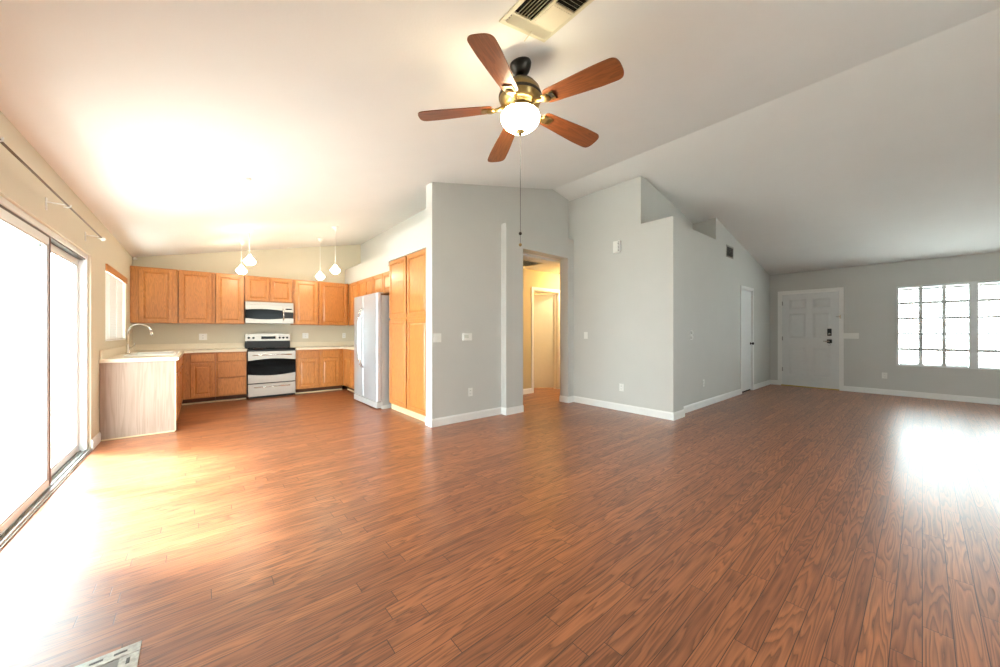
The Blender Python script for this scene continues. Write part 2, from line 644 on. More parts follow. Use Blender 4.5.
base('baseboard_left', [((XL, 5.50), (XL, 5.88), (1, 0)), ((XL, YR), (XL, 3.05), (1, 0))])
base('baseboard_center', [((2.26, YC), (3.42 - BT, YC), (0, -1)), ((2.26, YC - BT), (2.26, 4.185), (-1, 0)),
                          ((3.42, YC - 0.11 - BT), (3.42, YC), (-1, 0)), ((3.42, YC - 0.11), (3.76, YC - 0.11), (0, -1)),
                          ((4.83, YC - 0.11 - BT), (4.83, YC + 0.07), (-1, 0)),
                          ((4.83, YC - 0.11), (XR, YC - 0.11), (0, -1))])
base('baseboard_right', [((XR, 2.21 - BT), (XR, YC - 0.11), (-1, 0)), ((XR, 2.21), (5.31, 2.21), (0, -1)),
                         ((5.31, 2.21 - BT), (5.31, 2.30), (1, 0)), ((5.31, YE), (8.09, YE), (0, -1)), ((8.92, YE), (XF, YE), (0, -1))])
base('baseboard_front', [((XF, 2.15), (XF, YE), (-1, 0)), ((XF, YR), (XF, 1.05), (-1, 0))])
base('baseboard_rear', [((XL, YR), (XF, YR), (0, 1))])
base('baseboard_hallway', [((XKR + 0.12, 5.02), (5.04, 5.02), (0, -1)), ((5.92, 5.02), (6.4, 5.02), (0, -1))])

# ------------------------------------------------------------------ sliding patio door
sd = struct_empty('door_1', (XL, 0, 0), label='white framed sliding glass patio door, washed out by daylight', cat='sliding door')
xg = -0.055
mb = MB()
y0, y1, _, zt = SL
mb.box(-0.12, -0.02, y1 - 0.05, y1, 0.0, zt, 0.003)
mb.box(-0.12, -0.02, y0, y0 + 0.05, 0.0, zt, 0.003)
mb.box(-0.12, -0.02, y0 + 0.05, y1 - 0.05, zt - 0.045, zt, 0.003)
mb.build('door_frame', M['vinyl'], sd)
mb = MB()
mb.box(-0.13, 0.012, y0, y1, 0.0, 0.012)
for xx in (-0.10, -0.062, -0.03, 0.0):
    mb.box(xx - 0.003, xx + 0.003, y0, y1, 0.012, 0.026)
mb.build('track', M['alum'], sd)
mb = MB(); mb.box(-0.115, -0.03, y0 + 0.05, y1 - 0.05, zt - 0.06, zt - 0.045); mb.build('head_track', M['bronze'], sd)


def sash(ya, yb, x, name):
    mb = MB()
    w = 0.05
    mb.box(x - 0.016, x + 0.016, ya, ya + w, 0.027, zt - 0.061, 0.002)
    mb.box(x - 0.016, x + 0.016, yb - w, yb, 0.027, zt - 0.061, 0.002)
    mb.box(x - 0.016, x + 0.016, ya + w, yb - w, 0.027, 0.027 + 0.055, 0.002)
    mb.box(x - 0.016, x + 0.016, ya + w, yb - w, zt - 0.12, zt - 0.061, 0.002)
    s = mb.build(name, M['vinyl'], sd)
    mb = MB(); mb.box(x - 0.003, x + 0.003, ya + w, yb - w, 0.082, zt - 0.12); mb.build('pane', M['glass'], s)
    mb = MB()
    for (a, b, c, e) in ((ya + w, ya + w + 0.012, 0.082, zt - 0.12), (yb - w - 0.012, yb - w, 0.082, zt - 0.12),
                         (ya + w + 0.012, yb - w - 0.012, 0.082, 0.094), (ya + w + 0.012, yb - w - 0.012, zt - 0.132, zt - 0.12)):
        mb.box(x + 0.0035, x + 0.012, a, b, c, e)
    mb.build('glazing_bead', M['alum'], s)
    return s


sash(4.27, 5.45, -0.09, 'fixed_panel')
s = sash(3.10, 4.34, -0.045, 'sliding_panel')
mb = MB(); mb.box(-0.0285, -0.024, 4.318, 4.340, 0.027, zt - 0.061); mb.box(-0.0285, -0.026, 4.283, 4.290, 0.083, zt - 0.12)
mb.build('weather_strip', M['gasket'], s)
mb = MB()
mb.box(-0.028, -0.005, 3.115, 3.14, 0.92, 1.14, 0.004)
mb.build('door_handle', M['vinyl'], s)

# curtain rod above the slider
rod = thing('curtain_rod', 'thin bronze curtain rod above the sliding patio door', 'curtain rod', (XL, 0, 2.16))
MB().tube([(0.10, 2.6, 0), (0.10, 5.36, 0)], 0.0065, 12).build('pole', M['rod'], rod)
mb = MB(); mb.lathe([(0, -0.02), (0.016, -0.012), (0.02, 0.0), (0.016, 0.012), (0, 0.02)], (0.10, 5.38, 0), 16)
mb.build('finial', M['plastic'], rod)
for yb in (5.25, 4.1, 2.9):
    mb = MB()
    mb.box(0.0, 0.006, yb - 0.012, yb + 0.012, -0.06, 0.03, 0.001)
    mb.tube([(0.004, yb, 0.0), (0.09, yb, -0.003)], 0.005, 8)
    mb.tube([(0.085, yb, -0.02), (0.10, yb, -0.022), (0.118, yb, -0.012), (0.12, yb, 0.004)], 0.0045, 8)
    mb.build('bracket', M['plastic'], rod)

# ------------------------------------------------------------------ kitchen window, blind, valance
y0, y1, z0, z1 = KW
w1 = struct_empty('window_1', (XL, 0, 0))
mb = MB()
fx0, fx1 = -0.12, -0.08
mb.box(fx0, fx1, y0, y0 + 0.04, z0, z1, 0.002); mb.box(fx0, fx1, y1 - 0.04, y1, z0, z1, 0.002)
mb.box(fx0, fx1, y0 + 0.04, y1 - 0.04, z0, z0 + 0.04, 0.002); mb.box(fx0, fx1, y0 + 0.04, y1 - 0.04, z1 - 0.04, z1, 0.002)
ym = (y0 + y1) / 2
mb.box(fx0, fx1, ym - 0.025, ym + 0.025, z0 + 0.04, z1 - 0.04, 0.002)
mb.build('window_frame', M['vinyl'], w1)
mb = MB(); mb.box(-0.103, -0.097, y0 + 0.04, y1 - 0.04, z0 + 0.04, z1 - 0.04); mb.build('pane', M['glass'], w1)
bl = thing('window_blind', 'white slatted blind under an oak valance in the kitchen window', 'blind', (XL - 0.03, (y0 + y1) / 2, z0))


def slats(mb, half, ztop, pitch, depth, tilt, zbot=0.03):
    z = zbot
    while z < ztop:
        dx, dz = depth / 2 * math.cos(tilt), depth / 2 * math.sin(tilt)
        b = bmesh.new()
        t = 0.0013
        p = [(-dx, -dz - t), (dx, dz - t), (dx, dz + t), (-dx, -dz + t)]
        b.free()
        mb.prism([(p[k][0], z + p[k][1]) for k in range(4)], 'y', -half, half)
        z += pitch


mb = MB(); slats(mb, 0.745, 0.85, 0.032, 0.050, math.radians(72)); mb.build('slats', M['slat'], bl)
mb = MB(); mb.box(-0.024, 0.024, -0.745, 0.745, 0.003, 0.022, 0.003); mb.build('bottom_rail', M['slat'], bl)
mb = MB(); mb.box(-0.024, 0.024, -0.745, 0.745, 0.86, 0.90, 0.003); mb.build('head_rail', M['slat'], bl)
for yy in (-0.5, 0.0, 0.5):
    MB().tube([(0.026, yy, 0.02), (0.026, yy, 0.86)], 0.0018, 6).build('ladder_cord', M['slat'], bl)
mb = MB(); mb.box(0.026, 0.048, -0.755, 0.755, 0.84, 0.925, 0.003); mb.build('valance', M['oak'], bl)

# ------------------------------------------------------------------ front window, blinds
y0, y1, z0, z1 = FW
w2 = struct_empty('window_2', (XF, 0, 0))
mb = MB()
mb.box(-0.006, 0.14, y0, y0 + 0.03, z0, z1, 0.002); mb.box(-0.006, 0.14, y1 - 0.03, y1, z0, z1, 0.002)
mb.box(-0.006, 0.14, y0 + 0.03, y1 - 0.03, z0, z0 + 0.03, 0.002); mb.box(-0.006, 0.14, y0 + 0.03, y1 - 0.03, z1 - 0.04, z1, 0.002)
ym = (y0 + y1) / 2
mb.box(-0.01, 0.12, ym - 0.05, ym + 0.05, z0 + 0.03, z1 - 0.04, 0.002)
mb.build('window_frame', M['vinyl'], w2)
mb = MB()
for (a, b) in ((y0 + 0.03, ym - 0.05), (ym + 0.05, y1 - 0.03)):
    for k in (1, 2):
        yy = a + (b - a) * k / 3
        mb.box(-0.008, 0.002, yy - 0.024, yy + 0.024, z0 + 0.03, z1 - 0.04)
    for k in range(1, 5):
        zz = z0 + 0.03 + (z1 - z0 - 0.07) * k / 5
        mb.box(-0.007, 0.001, a, b, zz - 0.020, zz + 0.020)
mb.build('window_grille', M['vinyl'], w2)
mb = MB(); mb.box(0.106, 0.112, y0 + 0.03, y1 - 0.03, z0 + 0.03, z1 - 0.04); mb.build('pane', M['glass'], w2)
for (a, b, lab) in ((ym + 0.053, y1 - 0.035, 'open white slatted blind on the window half nearest the front door'),
                    (y0 + 0.035, ym - 0.053, 'open white slatted blind on the window half cut by the frame edge')):
    bl = thing('window_blind', lab, 'blind', (XF + 0.045, (a + b) / 2, z0 + 0.03), 0, 'blinds on the front window')
    h = (b - a) / 2 - 0.004
    mb = MB(); slats(mb, h, 1.38, 0.046, 0.046, math.radians(-22), 0.035); mb.build('slats', M['slat'], bl)
    mb = MB(); mb.box(-0.022, 0.022, -h, h, 0.003, 0.022, 0.003); mb.build('bottom_rail', M['slat'], bl)
    mb = MB(); mb.box(-0.024, 0.024, -h, h, 1.395, 1.435, 0.003); mb.build('head_rail', M['slat'], bl)
    for yy in (-h + 0.07, h - 0.07):
        MB().tube([(-0.026, yy, 0.02), (-0.026, yy, 1.4)], 0.002, 6).build('ladder_cord', M['slat'], bl)
    MB().tube([(-0.03, h - 0.10, 0.72), (-0.03, h - 0.10, 1.4)], 0.003, 6).build('tilt_wand', M['slat'], bl)

# unseen window added behind the camera to supply fill light
w3 = struct_empty('added_fill_window', (0, YR, 0))
xa, xb, z0, z1 = RW
mb = MB()
mb.box(xa, xa + 0.05, -0.12, -0.06, z0, z1, 0.002); mb.box(xb - 0.05, xb, -0.12, -0.06, z0, z1, 0.002)
mb.box(xa + 0.05, xb - 0.05, -0.12, -0.06, z0, z0 + 0.05, 0.002); mb.box(xa + 0.05, xb - 0.05, -0.12, -0.06, z1 - 0.05, z1, 0.002)
mb.box((xa + xb) / 2 - 0.03, (xa + xb) / 2 + 0.03, -0.12, -0.06, z0 + 0.05, z1 - 0.05, 0.002)
mb.build('window_frame', M['vinyl'], w3)
mb = MB(); mb.box(xa + 0.05, xb - 0.05, -0.093, -0.087, z0 + 0.05, z1 - 0.05); mb.build('pane', M['glass'], w3)


# ------------------------------------------------------------------ doors
def panel_door(mb, w, h, th, rows):
    """local: x 0..w, front face y=0 facing -y, back y=th; rows of two panels (z0,z1)."""
    mb.box(0, w, 0.014, th, 0, h)
    st, mid = 0.115, 0.10
    pw = (w - 2 * st - mid) / 2
    zs = [0.0] + [z for r in rows for z in r] + [h]
    mb.box(0, st, 0, 0.014, 0, h)
    mb.box(w - st, w, 0, 0.014, 0, h)
    for i in range(0, len(zs), 2):
        mb.box(st, w - st, 0, 0.014, zs[i], zs[i + 1])
    for (a, b) in rows:
        mb.box(st + pw, st + pw + mid, 0, 0.014, a, b)
        for xx in (st, st + pw + mid):
            mb.frustum_y(xx + 0.018, xx + pw - 0.018, a + 0.018, b - 0.018, 0.0135, 0.001, 0.034)


def casing(mb, w, h, cw=0.06, th=0.016, jamb=0.12):
    """around an opening 0..w, room face y=0 (towards -y)"""
    mb.box(-cw, 0, -th, 0, 0, h + cw, 0.003)
    mb.box(w, w + cw, -th, 0, 0, h + cw, 0.003)
    mb.box(0, w, -th, 0, h, h + cw, 0.003)
    if jamb:
        mb.box(0.012, 0.03, 0.072, jamb, 0, h - 0.012); mb.box(w - 0.03, w - 0.012, 0.072, jamb, 0, h - 0.012)
        mb.box(0.03, w - 0.03, 0.072, jamb, h - 0.035, h - 0.012)
        mb.box(0, 0.012, 0, jamb, 0, h); mb.box(w - 0.012, w, 0, jamb, 0, h); mb.box(0.012, w - 0.012, 0, jamb, h - 0.012, h)


# front door, faces -x : local x -> world -y
fd = struct_empty('door_2', (XF, FD[1], 0), -PI / 2, 'white six panel front door with dark keypad lock', 'door')
W = FD[1] - FD[0]
mb = MB(); casing(mb, W, FD[3], 0.06); mb.build('door_casing', M['trim'], fd)
mb = MB()
panel_door(mb, W - 0.03, 2.05, 0.045, [(0.22, 0.87), (1.05, 1.62), (1.70, 1.94)])
leaf = mb.build('door_leaf', M['door'], fd)
leaf.location = (0.015, 0.02, 0.022)
mb = MB(); mb.box(0.003, W - 0.003, -0.03, 0.10, 0.0, 0.02, 0.004); mb.build('threshold', M['threshold'], fd)
mb = MB(); mb.box(0.77, 0.84, -0.028, 0.0, 1.115, 1.27, 0.012, seg=3)
k = mb.build('keypad_lock', M['blackp'], leaf); k['label'] = 'dark keypad deadbolt'
mb = MB(); mb.lathe([(0.0, 0), (0.022, 0), (0.022, 0.012), (0.0, 0.012)], (0.805, -0.028, 1.155), 20, mat=Matrix.Rotation(PI / 2, 4, 'X')); mb.build('thumb_turn', M['chrome'], leaf)
mb = MB(); mb.box(0.765, 0.845, -0.012, 0.0, 0.96, 1.04, 0.008, seg=2); hh = mb.build('handle_plate', M['blackp'], leaf)
mb = MB(); mb.tube([(0.805, -0.01, 1.0), (0.805, -0.05, 1.0), (0.77, -0.055, 1.0), (0.71, -0.05, 1.0)], 0.010, 10); mb.build('door_handle', M['chrome'], leaf)
mb = MB(); mb.tube([(0.805, -0.012, 0.955), (0.78, -0.03, 0.93), (0.80, -0.035, 0.90), (0.83, -0.03, 0.93), (0.805, -0.012, 0.955)], 0.003, 8); mb.build('key_loop', M['chrome'], leaf)
for z in (0.35, 1.05, 1.85):
    mb = MB(); mb.box(-0.012, 0.016, -0.006, 0.001, z - 0.045, z + 0.045, 0.002); mb.build('hinge', M['alum'], leaf)
mb = MB(); mb.box(W + 0.0, W + 0.02, -0.035, -0.016, 1.50, 1.58, 0.003); mb.tube([(W + 0.005, -0.03, 1.54), (W - 0.06, -0.03, 1.54)], 0.006, 8)
mb.build('swing_latch', M['chrome'], fd)

# closet door on the entry wall, faces -y
cd = struct_empty('door_3', (CD[0], YE, 0), 0, 'narrow white closet door with a dark knob on the grey entry wall', 'door')
W = CD[1] - CD[0]
mb = MB(); casing(mb, W, CD[3], 0.055); mb.build('door_casing', M['trim'], cd)
mb = MB(); mb.box(0.015, W - 0.015, 0.015, 0.05, 0.03, CD[3] - 0.016, 0.002); lf = mb.build('door_leaf', M['door'], cd)
mb = MB(); mb.lathe([(0.028, 0), (0.028, 0.006), (0.012, 0.01), (0.012, 0.03), (0.024, 0.036), (0.028, 0.05), (0.02, 0.062), (0, 0.066)], (W - 0.075, 0.015, 0.98), 20,
                    mat=Matrix.Rotation(PI / 2, 4, 'X')); mb.build('door_knob', M['bronze'], lf)
mb = MB(); mb.box(0.012, W - 0.012, 0.03, 0.12, 0.0, 0.026); mb.build('door_gap', M['dark'], cd)
for z in (0.3, 1.05, 1.8):
    mb = MB(); mb.box(0.002, 0.022, 0.004, 0.016, z - 0.045, z + 0.045, 0.001); mb.build('hinge', M['alum'], lf)

# hall door, open into the room behind
hd = struct_empty('door_4', (HD[0], 5.02, 0), 0, 'plain off-white hallway door standing half open', 'door')
W = HD[1] - HD[0]
mb = MB(); casing(mb, W, HD[3], 0.06, jamb=0.10); mb.build('door_casing', M['trim'], hd)
mb = MB(); mb.box(-0.72, 0, 0.0, 0.035, 0.02, 2.03, 0.002)
lf = mb.build('door_leaf', M['door'], hd)
lf.location = (W - 0.016, 0.11, 0)
lf.rotation_euler = (0, 0, -math.radians(35))
for z in (0.3, 1.05, 1.8):
    mb = MB(); mb.tube([(0.0, -0.006, z - 0.045), (0.0, -0.006, z + 0.045)], 0.007, 8); mb.build('hinge', M['trim'], lf)
mb = MB(); mb.lathe([(0.028, 0), (0.028, 0.006), (0.012, 0.01), (0.012, 0.03), (0.026, 0.045), (0.02, 0.062), (0, 0.066)], (-0.66, 0, 0.98), 20,
                    mat=Matrix.Rotation(PI / 2, 4, 'X')); mb.build('door_knob', M['brass'], lf)


# ------------------------------------------------------------------ cabinets
def cab_door(parent, x0, x1, z0, z1, label=None):
    mb = MB()
    fw = 0.05
    t = 0.019
    y = -t
    mb.box(x0, x0 + fw, y, 0, z0, z1, 0.003)
    mb.box(x1 - fw, x1, y, 0, z0, z1, 0.003)
    mb.box(x0 + fw, x1 - fw, y, 0, z0, z0 + fw, 0.003)
    mb.box(x0 + fw, x1 - fw, y, 0, z1 - fw, z1, 0.003)
    mb.box(x0 + fw, x1 - fw, y + 0.013, 0, z0 + fw, z1 - fw)
    mb.frustum_y(x0 + fw + 0.010, x1 - fw - 0.010, z0 + fw + 0.010, z1 - fw - 0.010, y + 0.013, y + 0.003, 0.022)
    o = mb.build('door', M['oak'], parent)
    o.location = (0, -0.004, 0)
    return o


def cab_drawer(parent, x0, x1, z0, z1):
    mb = MB()
    mb.box(x0, x1, -0.019, 0, z0, z1, 0.005, seg=2)
    o = mb.build('drawer', M['oak'], parent)
    o.location = (0, -0.004, 0)
    return o


def face_frame(mb, w, z0, z1, stiles, rails, sw=0.03):
    """frame pieces at y 0..0.019; stiles = x ranges, rails = z ranges"""
    for a, b in stiles:
        mb.box(a, b, 0, 0.019, z0, z1)
    xs = sorted(stiles)
    for (a0, a1), (b0, b1) in zip(xs, xs[1:]):
        for r0, r1 in rails:
            mb.box(a1, b0, 0, 0.019, r0, r1)


def wall_cab(name, label, loc, rz, w, h, d, doors, group='oak wall cupboards', cat='cabinet', filler=None):
    t = thing(name, label, cat, loc, rz, group)
    mb = MB(); mb.box(0.004, w - 0.004, 0.019, d, 0, h); mb.build('body', M['oak'], t)
    st = [(0.004, 0.03), (w - 0.03, w - 0.004)]
    for (a, b), (c, e) in zip(doors, doors[1:]):
        st.append((b - 0.008, c + 0.008))
    if filler:
        st[0] = (0.004, filler)
    if doors[0][0] > 0.05:
        st[0] = (0.004, doors[0][0] + 0.012)
    if doors[-1][1] < w - 0.05:
        st[1] = (doors[-1][1] - 0.012, w - 0.004)
    mb = MB(); face_frame(mb, w, 0, h, sorted(st), [(0, 0.03), (h - 0.035, h)]); mb.build('face_frame', M['oak'], t)
    for (a, b) in doors:
        cab_door(t, a, b, 0.012, h - 0.022)
    return t


ZU0, ZU1 = 1.365, 2.272
HU = ZU1 - ZU0
YU = 8.11                # upper fronts
UD = YK - YU
wall_cab('wall_cabinet', 'oak wall cupboard in the corner beside the kitchen window', (-0.86, YU, ZU0), 0, 0.57, HU, UD - 0.001, [(0.10, 0.50)])
wall_cab('wall_cabinet', 'oak wall cupboard, second from the kitchen window', (-0.29, YU, ZU0), 0, 0.49, HU, UD - 0.001, [(0.012, 0.44)])
wall_cab('wall_cabinet', 'oak wall cupboard directly left of the microwave', (0.20, YU, ZU0), 0, 0.425, HU, UD - 0.001, [(0.012, 0.405)])
wall_cab('wall_cabinet', 'short two door oak cupboard directly above the microwave', (0.625, YU, 1.79), 0, 0.79, ZU1 - 1.79, UD - 0.001, [(0.02, 0.385), (0.40, 0.77)])
wall_cab('wall_cabinet', 'oak wall cupboard directly right of the microwave', (1.415, YU, ZU0), 0, 0.47, HU, UD - 0.001, [(0.03, 0.445)])
wall_cab('wall_cabinet', 'wide oak wall cupboard in the right corner of the back wall', (1.885, YU, ZU0), 0, 0.60, HU, UD - 0.001, [(0.03, 0.56)])
XU = 2.49
DU = XKR - XU - 0.001
wall_cab('wall_cabinet', 'narrow oak cupboard in the corner left of the fridge', (XU, YU, ZU0), -PI / 2, 0.65, HU, DU, [(0.22, 0.62)])
wall_cab('wall_cabinet', 'two door oak cupboard between the corner and the fridge top', (XU, 7.46, ZU0), -PI / 2, 0.84, HU, DU, [(0.015, 0.415), (0.43, 0.825)])
wall_cab('wall_cabinet', 'short oak cupboard above the fridge beside the pantry', (XU, 6.62, 1.90), -PI / 2, 1.11, ZU1 - 1.90, DU, [(0.02, 0.44), (0.46, 1.08)])


def base_cab(label, loc, rz, w, d, layout, kick=True, group='oak base cupboards'):
    """layout: list of columns (x0,x1,kind)"""
    t = thing('base_cabinet', label, 'cabinet', loc, rz, group)
    H = 0.868
    mb = MB(); mb.box(0.001, w - 0.001, 0.019, d, 0.10, H); mb.build('body', M['oak'], t)
    mb = MB(); mb.box(0.001, w - 0.001, 0.085, 0.10, 0.0, 0.10); mb.build('toe_kick', M['kick'], t)
    mb = MB(); mb.box(0.001, w - 0.001, 0.070, 0.085, 0.0, 0.026, 0.004); mb.build('kick_moulding', M['pale'], t)
    st = [(0.001, layout[0][0] + 0.01)]
    for a, b in zip(layout, layout[1:]):
        st.append((a[1] - 0.01, b[0] + 0.01))
    st.append((layout[-1][1] - 0.01, w - 0.001))
    mb = MB(); face_frame(mb, w, 0.10, H, st, [(0.10, 0.13), (0.69, 0.715), (0.838, H)]); mb.build('face_frame', M['oak'], t)
    for (a, b, kind) in layout:
        if kind == 'door':
            cab_drawer(t, a, b, 0.712, 0.842)
            cab_door(t, a, b, 0.118, 0.692)
        elif kind == 'drawers':
            cab_drawer(t, a, b, 0.712, 0.842)
            cab_drawer(t, a, b, 0.43, 0.692)
            cab_drawer(t, a, b, 0.118, 0.41)
    return t


YB = 7.84
BD = YK - YB - 0.002
base_cab('oak base cupboard with one drawer and one door by the sink corner', (-0.238, YB, 0), 0, 0.438, BD, [(0.11, 0.412, 'door')])
base_cab('oak base cabinet with three drawers left of the stove', (0.20, YB, 0), 0, 0.435, BD, [(0.02, 0.41, 'drawers')])
base_cab('two door oak base cupboard between the stove and the corner', (1.415, YB, 0), 0, 0.883, BD, [(0.03, 0.40, 'door'), (0.44, 0.80, 'door')])
base_cab('oak base cupboard around the corner next to the fridge', (2.30, YB, 0), -PI / 2, 1.28, 0.548, [(0.10, 0.52, 'door'), (0.56, 1.20, 'door')])
# sink leg along the left wall, facing +x
sk = base_cab('oak sink cupboard run with pale end panel facing the room', (-0.24, 5.90, 0), PI / 2, 1.93, 0.615, [(0.04, 0.48, 'door'), (0.52, 1.10, 'door'), (1.12, 1.70, 'door')])
mb = MB(); mb.box(-0.016, 0.0, -0.002, 0.617, 0.012, 0.868, 0.001)
ep = mb.build('end_panel', M['pale_oak'], sk); ep['label'] = 'pale whitewashed oak end panel'
mb = MB(); mb.box(-0.020, 0.0, -0.012, 0.0, 0.012, 0.868, 0.001); mb.build('panel_edge', M['pale'], sk)
MB().box(0.002, 0.04, -0.006, -0.0005, 0.10, 0.868, 0.001).build('corner_post', M['pale'], sk)
mb = MB(); mb.box(-0.024, -0.0165, 0.0, 0.617, 0.0, 0.016, 0.003); mb.build('base_moulding', M['pale'], sk)

# pantry
pt = thing('pantry_cabinet', 'tall four door oak pantry cupboard beside the fridge', 'cabinet', (2.30, 5.43, 0), -PI / 2)
PW = 5.43 - 4.192
mb = MB(); mb.box(0.001, PW, 0.019, 0.548, 0.09, 2.333); mb.build('body', M['oak'], pt)
mb = MB(); mb.box(0.001, PW, 0.019, 0.03, 0.0, 0.09, 0.002); mb.build('plinth', M['pale'], pt)
mb = MB(); face_frame(mb, PW, 0.09, 2.333, [(0.001, 0.03), (0.60, 0.645), (PW - 0.03, PW)], [(0.09, 0.12), (1.40, 1.44), (2.30, 2.333)]); mb.build('face_frame', M['oak'], pt)
for (a, b) in ((0.012, 0.60), (0.645, PW - 0.012)):
    cab_door(pt, a, b, 0.105, 1.40)
    cab_door(pt, a, b, 1.435, 2.318)

# countertops
CZ0, CZ1 = 0.870, 0.910
ct = thing('countertop', 'cream laminate counter around the sink corner left of the stove', 'countertop', (0, 0, 0), 0, 'cream kitchen counters')
mb = MB()
poly = [(XL + 0.001, 5.86), (-0.205, 5.86), (-0.205, 7.70), (-0.10, 7.805), (0.637, 7.805), (0.637, YK - 0.001), (XL + 0.001, YK - 0.001)]
# cut the sink opening: build as strips
SX0, SX1, SY0, SY1 = -0.70, -0.27, 6.42, 7.20
mb.box(XL + 0.001, -0.205, 5.86, SY0, CZ0, CZ1)
mb.box(XL + 0.001, SX0, SY0, SY1, CZ0, CZ1)
mb.box(SX1, -0.205, SY0, SY1, CZ0, CZ1)
mb.prism([(XL + 0.001, SY1), (-0.205, SY1), (-0.205, 7.70), (-0.10, 7.805), (0.637, 7.805), (0.637, YK - 0.001), (XL + 0.001, YK - 0.001)], 'z', CZ0, CZ1)
mb.build('worktop', M['counter'], ct)
mb = MB()
mb.box(XL + 0.001, XL + 0.021, 5.90, YK - 0.022, CZ1, CZ1 + 0.10, 0.003)
mb.box(XL + 0.001, 0.637, YK - 0.021, YK - 0.001, CZ1, CZ1 + 0.10, 0.003)
mb.build('backsplash', M['counter'], ct)
ct2 = thing('countertop', 'cream laminate counter in the corner right of the stove', 'countertop', (0, 0, 0), 0, 'cream kitchen counters')
mb = MB()
mb.prism([(1.413, 7.805), (2.20, 7.805), (2.265, 7.74), (2.265, 6.58), (XKR - 0.001, 6.58), (XKR - 0.001, YK - 0.001), (1.413, YK - 0.001)], 'z', CZ0, CZ1)
mb.build('worktop', M['counter'], ct2)
mb = MB()
mb.box(1.413, XKR - 0.001, YK - 0.021, YK - 0.001, CZ1, CZ1 + 0.10, 0.003)
mb.box(XKR - 0.021, XKR - 0.001, 6.58, YK - 0.022, CZ1, CZ1 + 0.10, 0.003)
mb.build('backsplash', M['counter'], ct2)

# sink and faucet
sn = thing('kitchen_sink', 'white drop-in kitchen sink in the counter under the window', 'sink', (0, 0, 0))
mb = MB()
mb.box(SX0 - 0.03, SX0 + 0.015, SY0 - 0.03, SY1 + 0.03, CZ1 + 0.0005, CZ1 + 0.018, 0.006, seg=2)
mb.box(SX1 - 0.015, SX1 + 0.03, SY0 - 0.03, SY1 + 0.03, CZ1 + 0.0005, CZ1 + 0.018, 0.006, seg=2)
mb.box(SX0 + 0.015, SX1 - 0.015, SY0 - 0.03, SY0 + 0.015, CZ1 + 0.0005, CZ1 + 0.018, 0.006, seg=2)
mb.box(SX0 + 0.015, SX1 - 0.015, SY1 - 0.015, SY1 + 0.03, CZ1 + 0.0005, CZ1 + 0.018, 0.006, seg=2)
mb.build('rim', M['plastic'], sn)
mb = MB()
a, b, c, e = SX0 + 0.002, SX1 - 0.002, SY0 + 0.002, SY1 - 0.002
mb.box(a, a + 0.01, c, e, CZ0 + 0.0, CZ1); mb.box(b - 0.01, b, c, e, CZ0 + 0.0, CZ1)
mb.box(a + 0.01, b - 0.01, c, c + 0.01, CZ0 + 0.0, CZ1); mb.box(a + 0.01, b - 0.01, e - 0.01, e, CZ0, CZ1)
mb.box(a, b, c, e, CZ0 - 0.0, CZ0 + 0.008)
mb.build('basin', M['plastic'], sn)
fc = thing('kitchen_faucet', 'chrome gooseneck faucet behind the sink by the kitchen window', 'faucet', (-0.79, 7.28, CZ1 + 0.0005))
mb = MB(); mb.lathe([(0.03, 0.0), (0.03, 0.01), (0.022, 0.02), (0.019, 0.12), (0.014, 0.13)], (0, 0, 0), 20)
pts = [(0, 0, 0.12), (0, 0, 0.30)]
for k in range(1, 11):
    an = PI * k / 10
    pts.append((0.12 - 0.12 * math.cos(an), -0.03 * (1 - math.cos(an)) / 2, 0.30 + 0.12 * math.sin(an)))
mb.tube(pts, 0.013, 12)
mb.build('spout', M['chrome'], fc)
mb = MB(); mb.tube([(0.24, -0.03, 0.30), (0.245, -0.031, 0.245)], 0.0165, 12); sp_ = mb.build('spray_head', M['chrome'], fc)
mb = MB(); mb.tube([(0.0, 0.0, 0.07), (0.04, -0.03, 0.085), (0.07, -0.045, 0.115), (0.075, -0.048, 0.15)], 0.007, 10)
mb.build('lever_handle', M['chrome'], fc)

# ------------------------------------------------------------------ range
RXc = (0.648 + 1.409) / 2
rg = thing('electric_range', 'stainless electric stove with black oven window between base cabinets', 'stove', (RXc, 7.80, 0))
hw = 0.376
mb = MB(); mb.box(-hw, hw, 0.03, 0.60, 0.03, 0.895, 0.004)
mb.box(-hw + 0.03, hw - 0.03, 0.08, 0.56, 0.0, 0.03); mb.build('body', M['blackp'], rg)
mb = MB(); mb.box(-hw - 0.003, hw + 0.003, -0.005, 0.545, 0.895, 0.915, 0.005, seg=2); ck = mb.build('cooktop', M['black'], rg)
for (bx_, by_, br) in ((-0.19, 0.14, 0.10), (0.19, 0.14, 0.075), (-0.19, 0.40, 0.075), (0.19, 0.40, 0.10)):
    mb = MB(); mb.lathe([(br, 0), (br, 0.0006), (br - 0.004, 0.0006), (br - 0.004, 0)], (bx_, by_, 0.9152), 32, cap=False); mb.build('burner_ring', M['gasket'], ck)
# oven door with curved window
mb = MB()
zd0, zd1 = 0.285, 0.86


def arch(zc, amp, n=12, up=True):
    return [(-hw + 2 * hw * i / n, zc + amp * math.sin(PI * i / n)) for i in range(n + 1)]


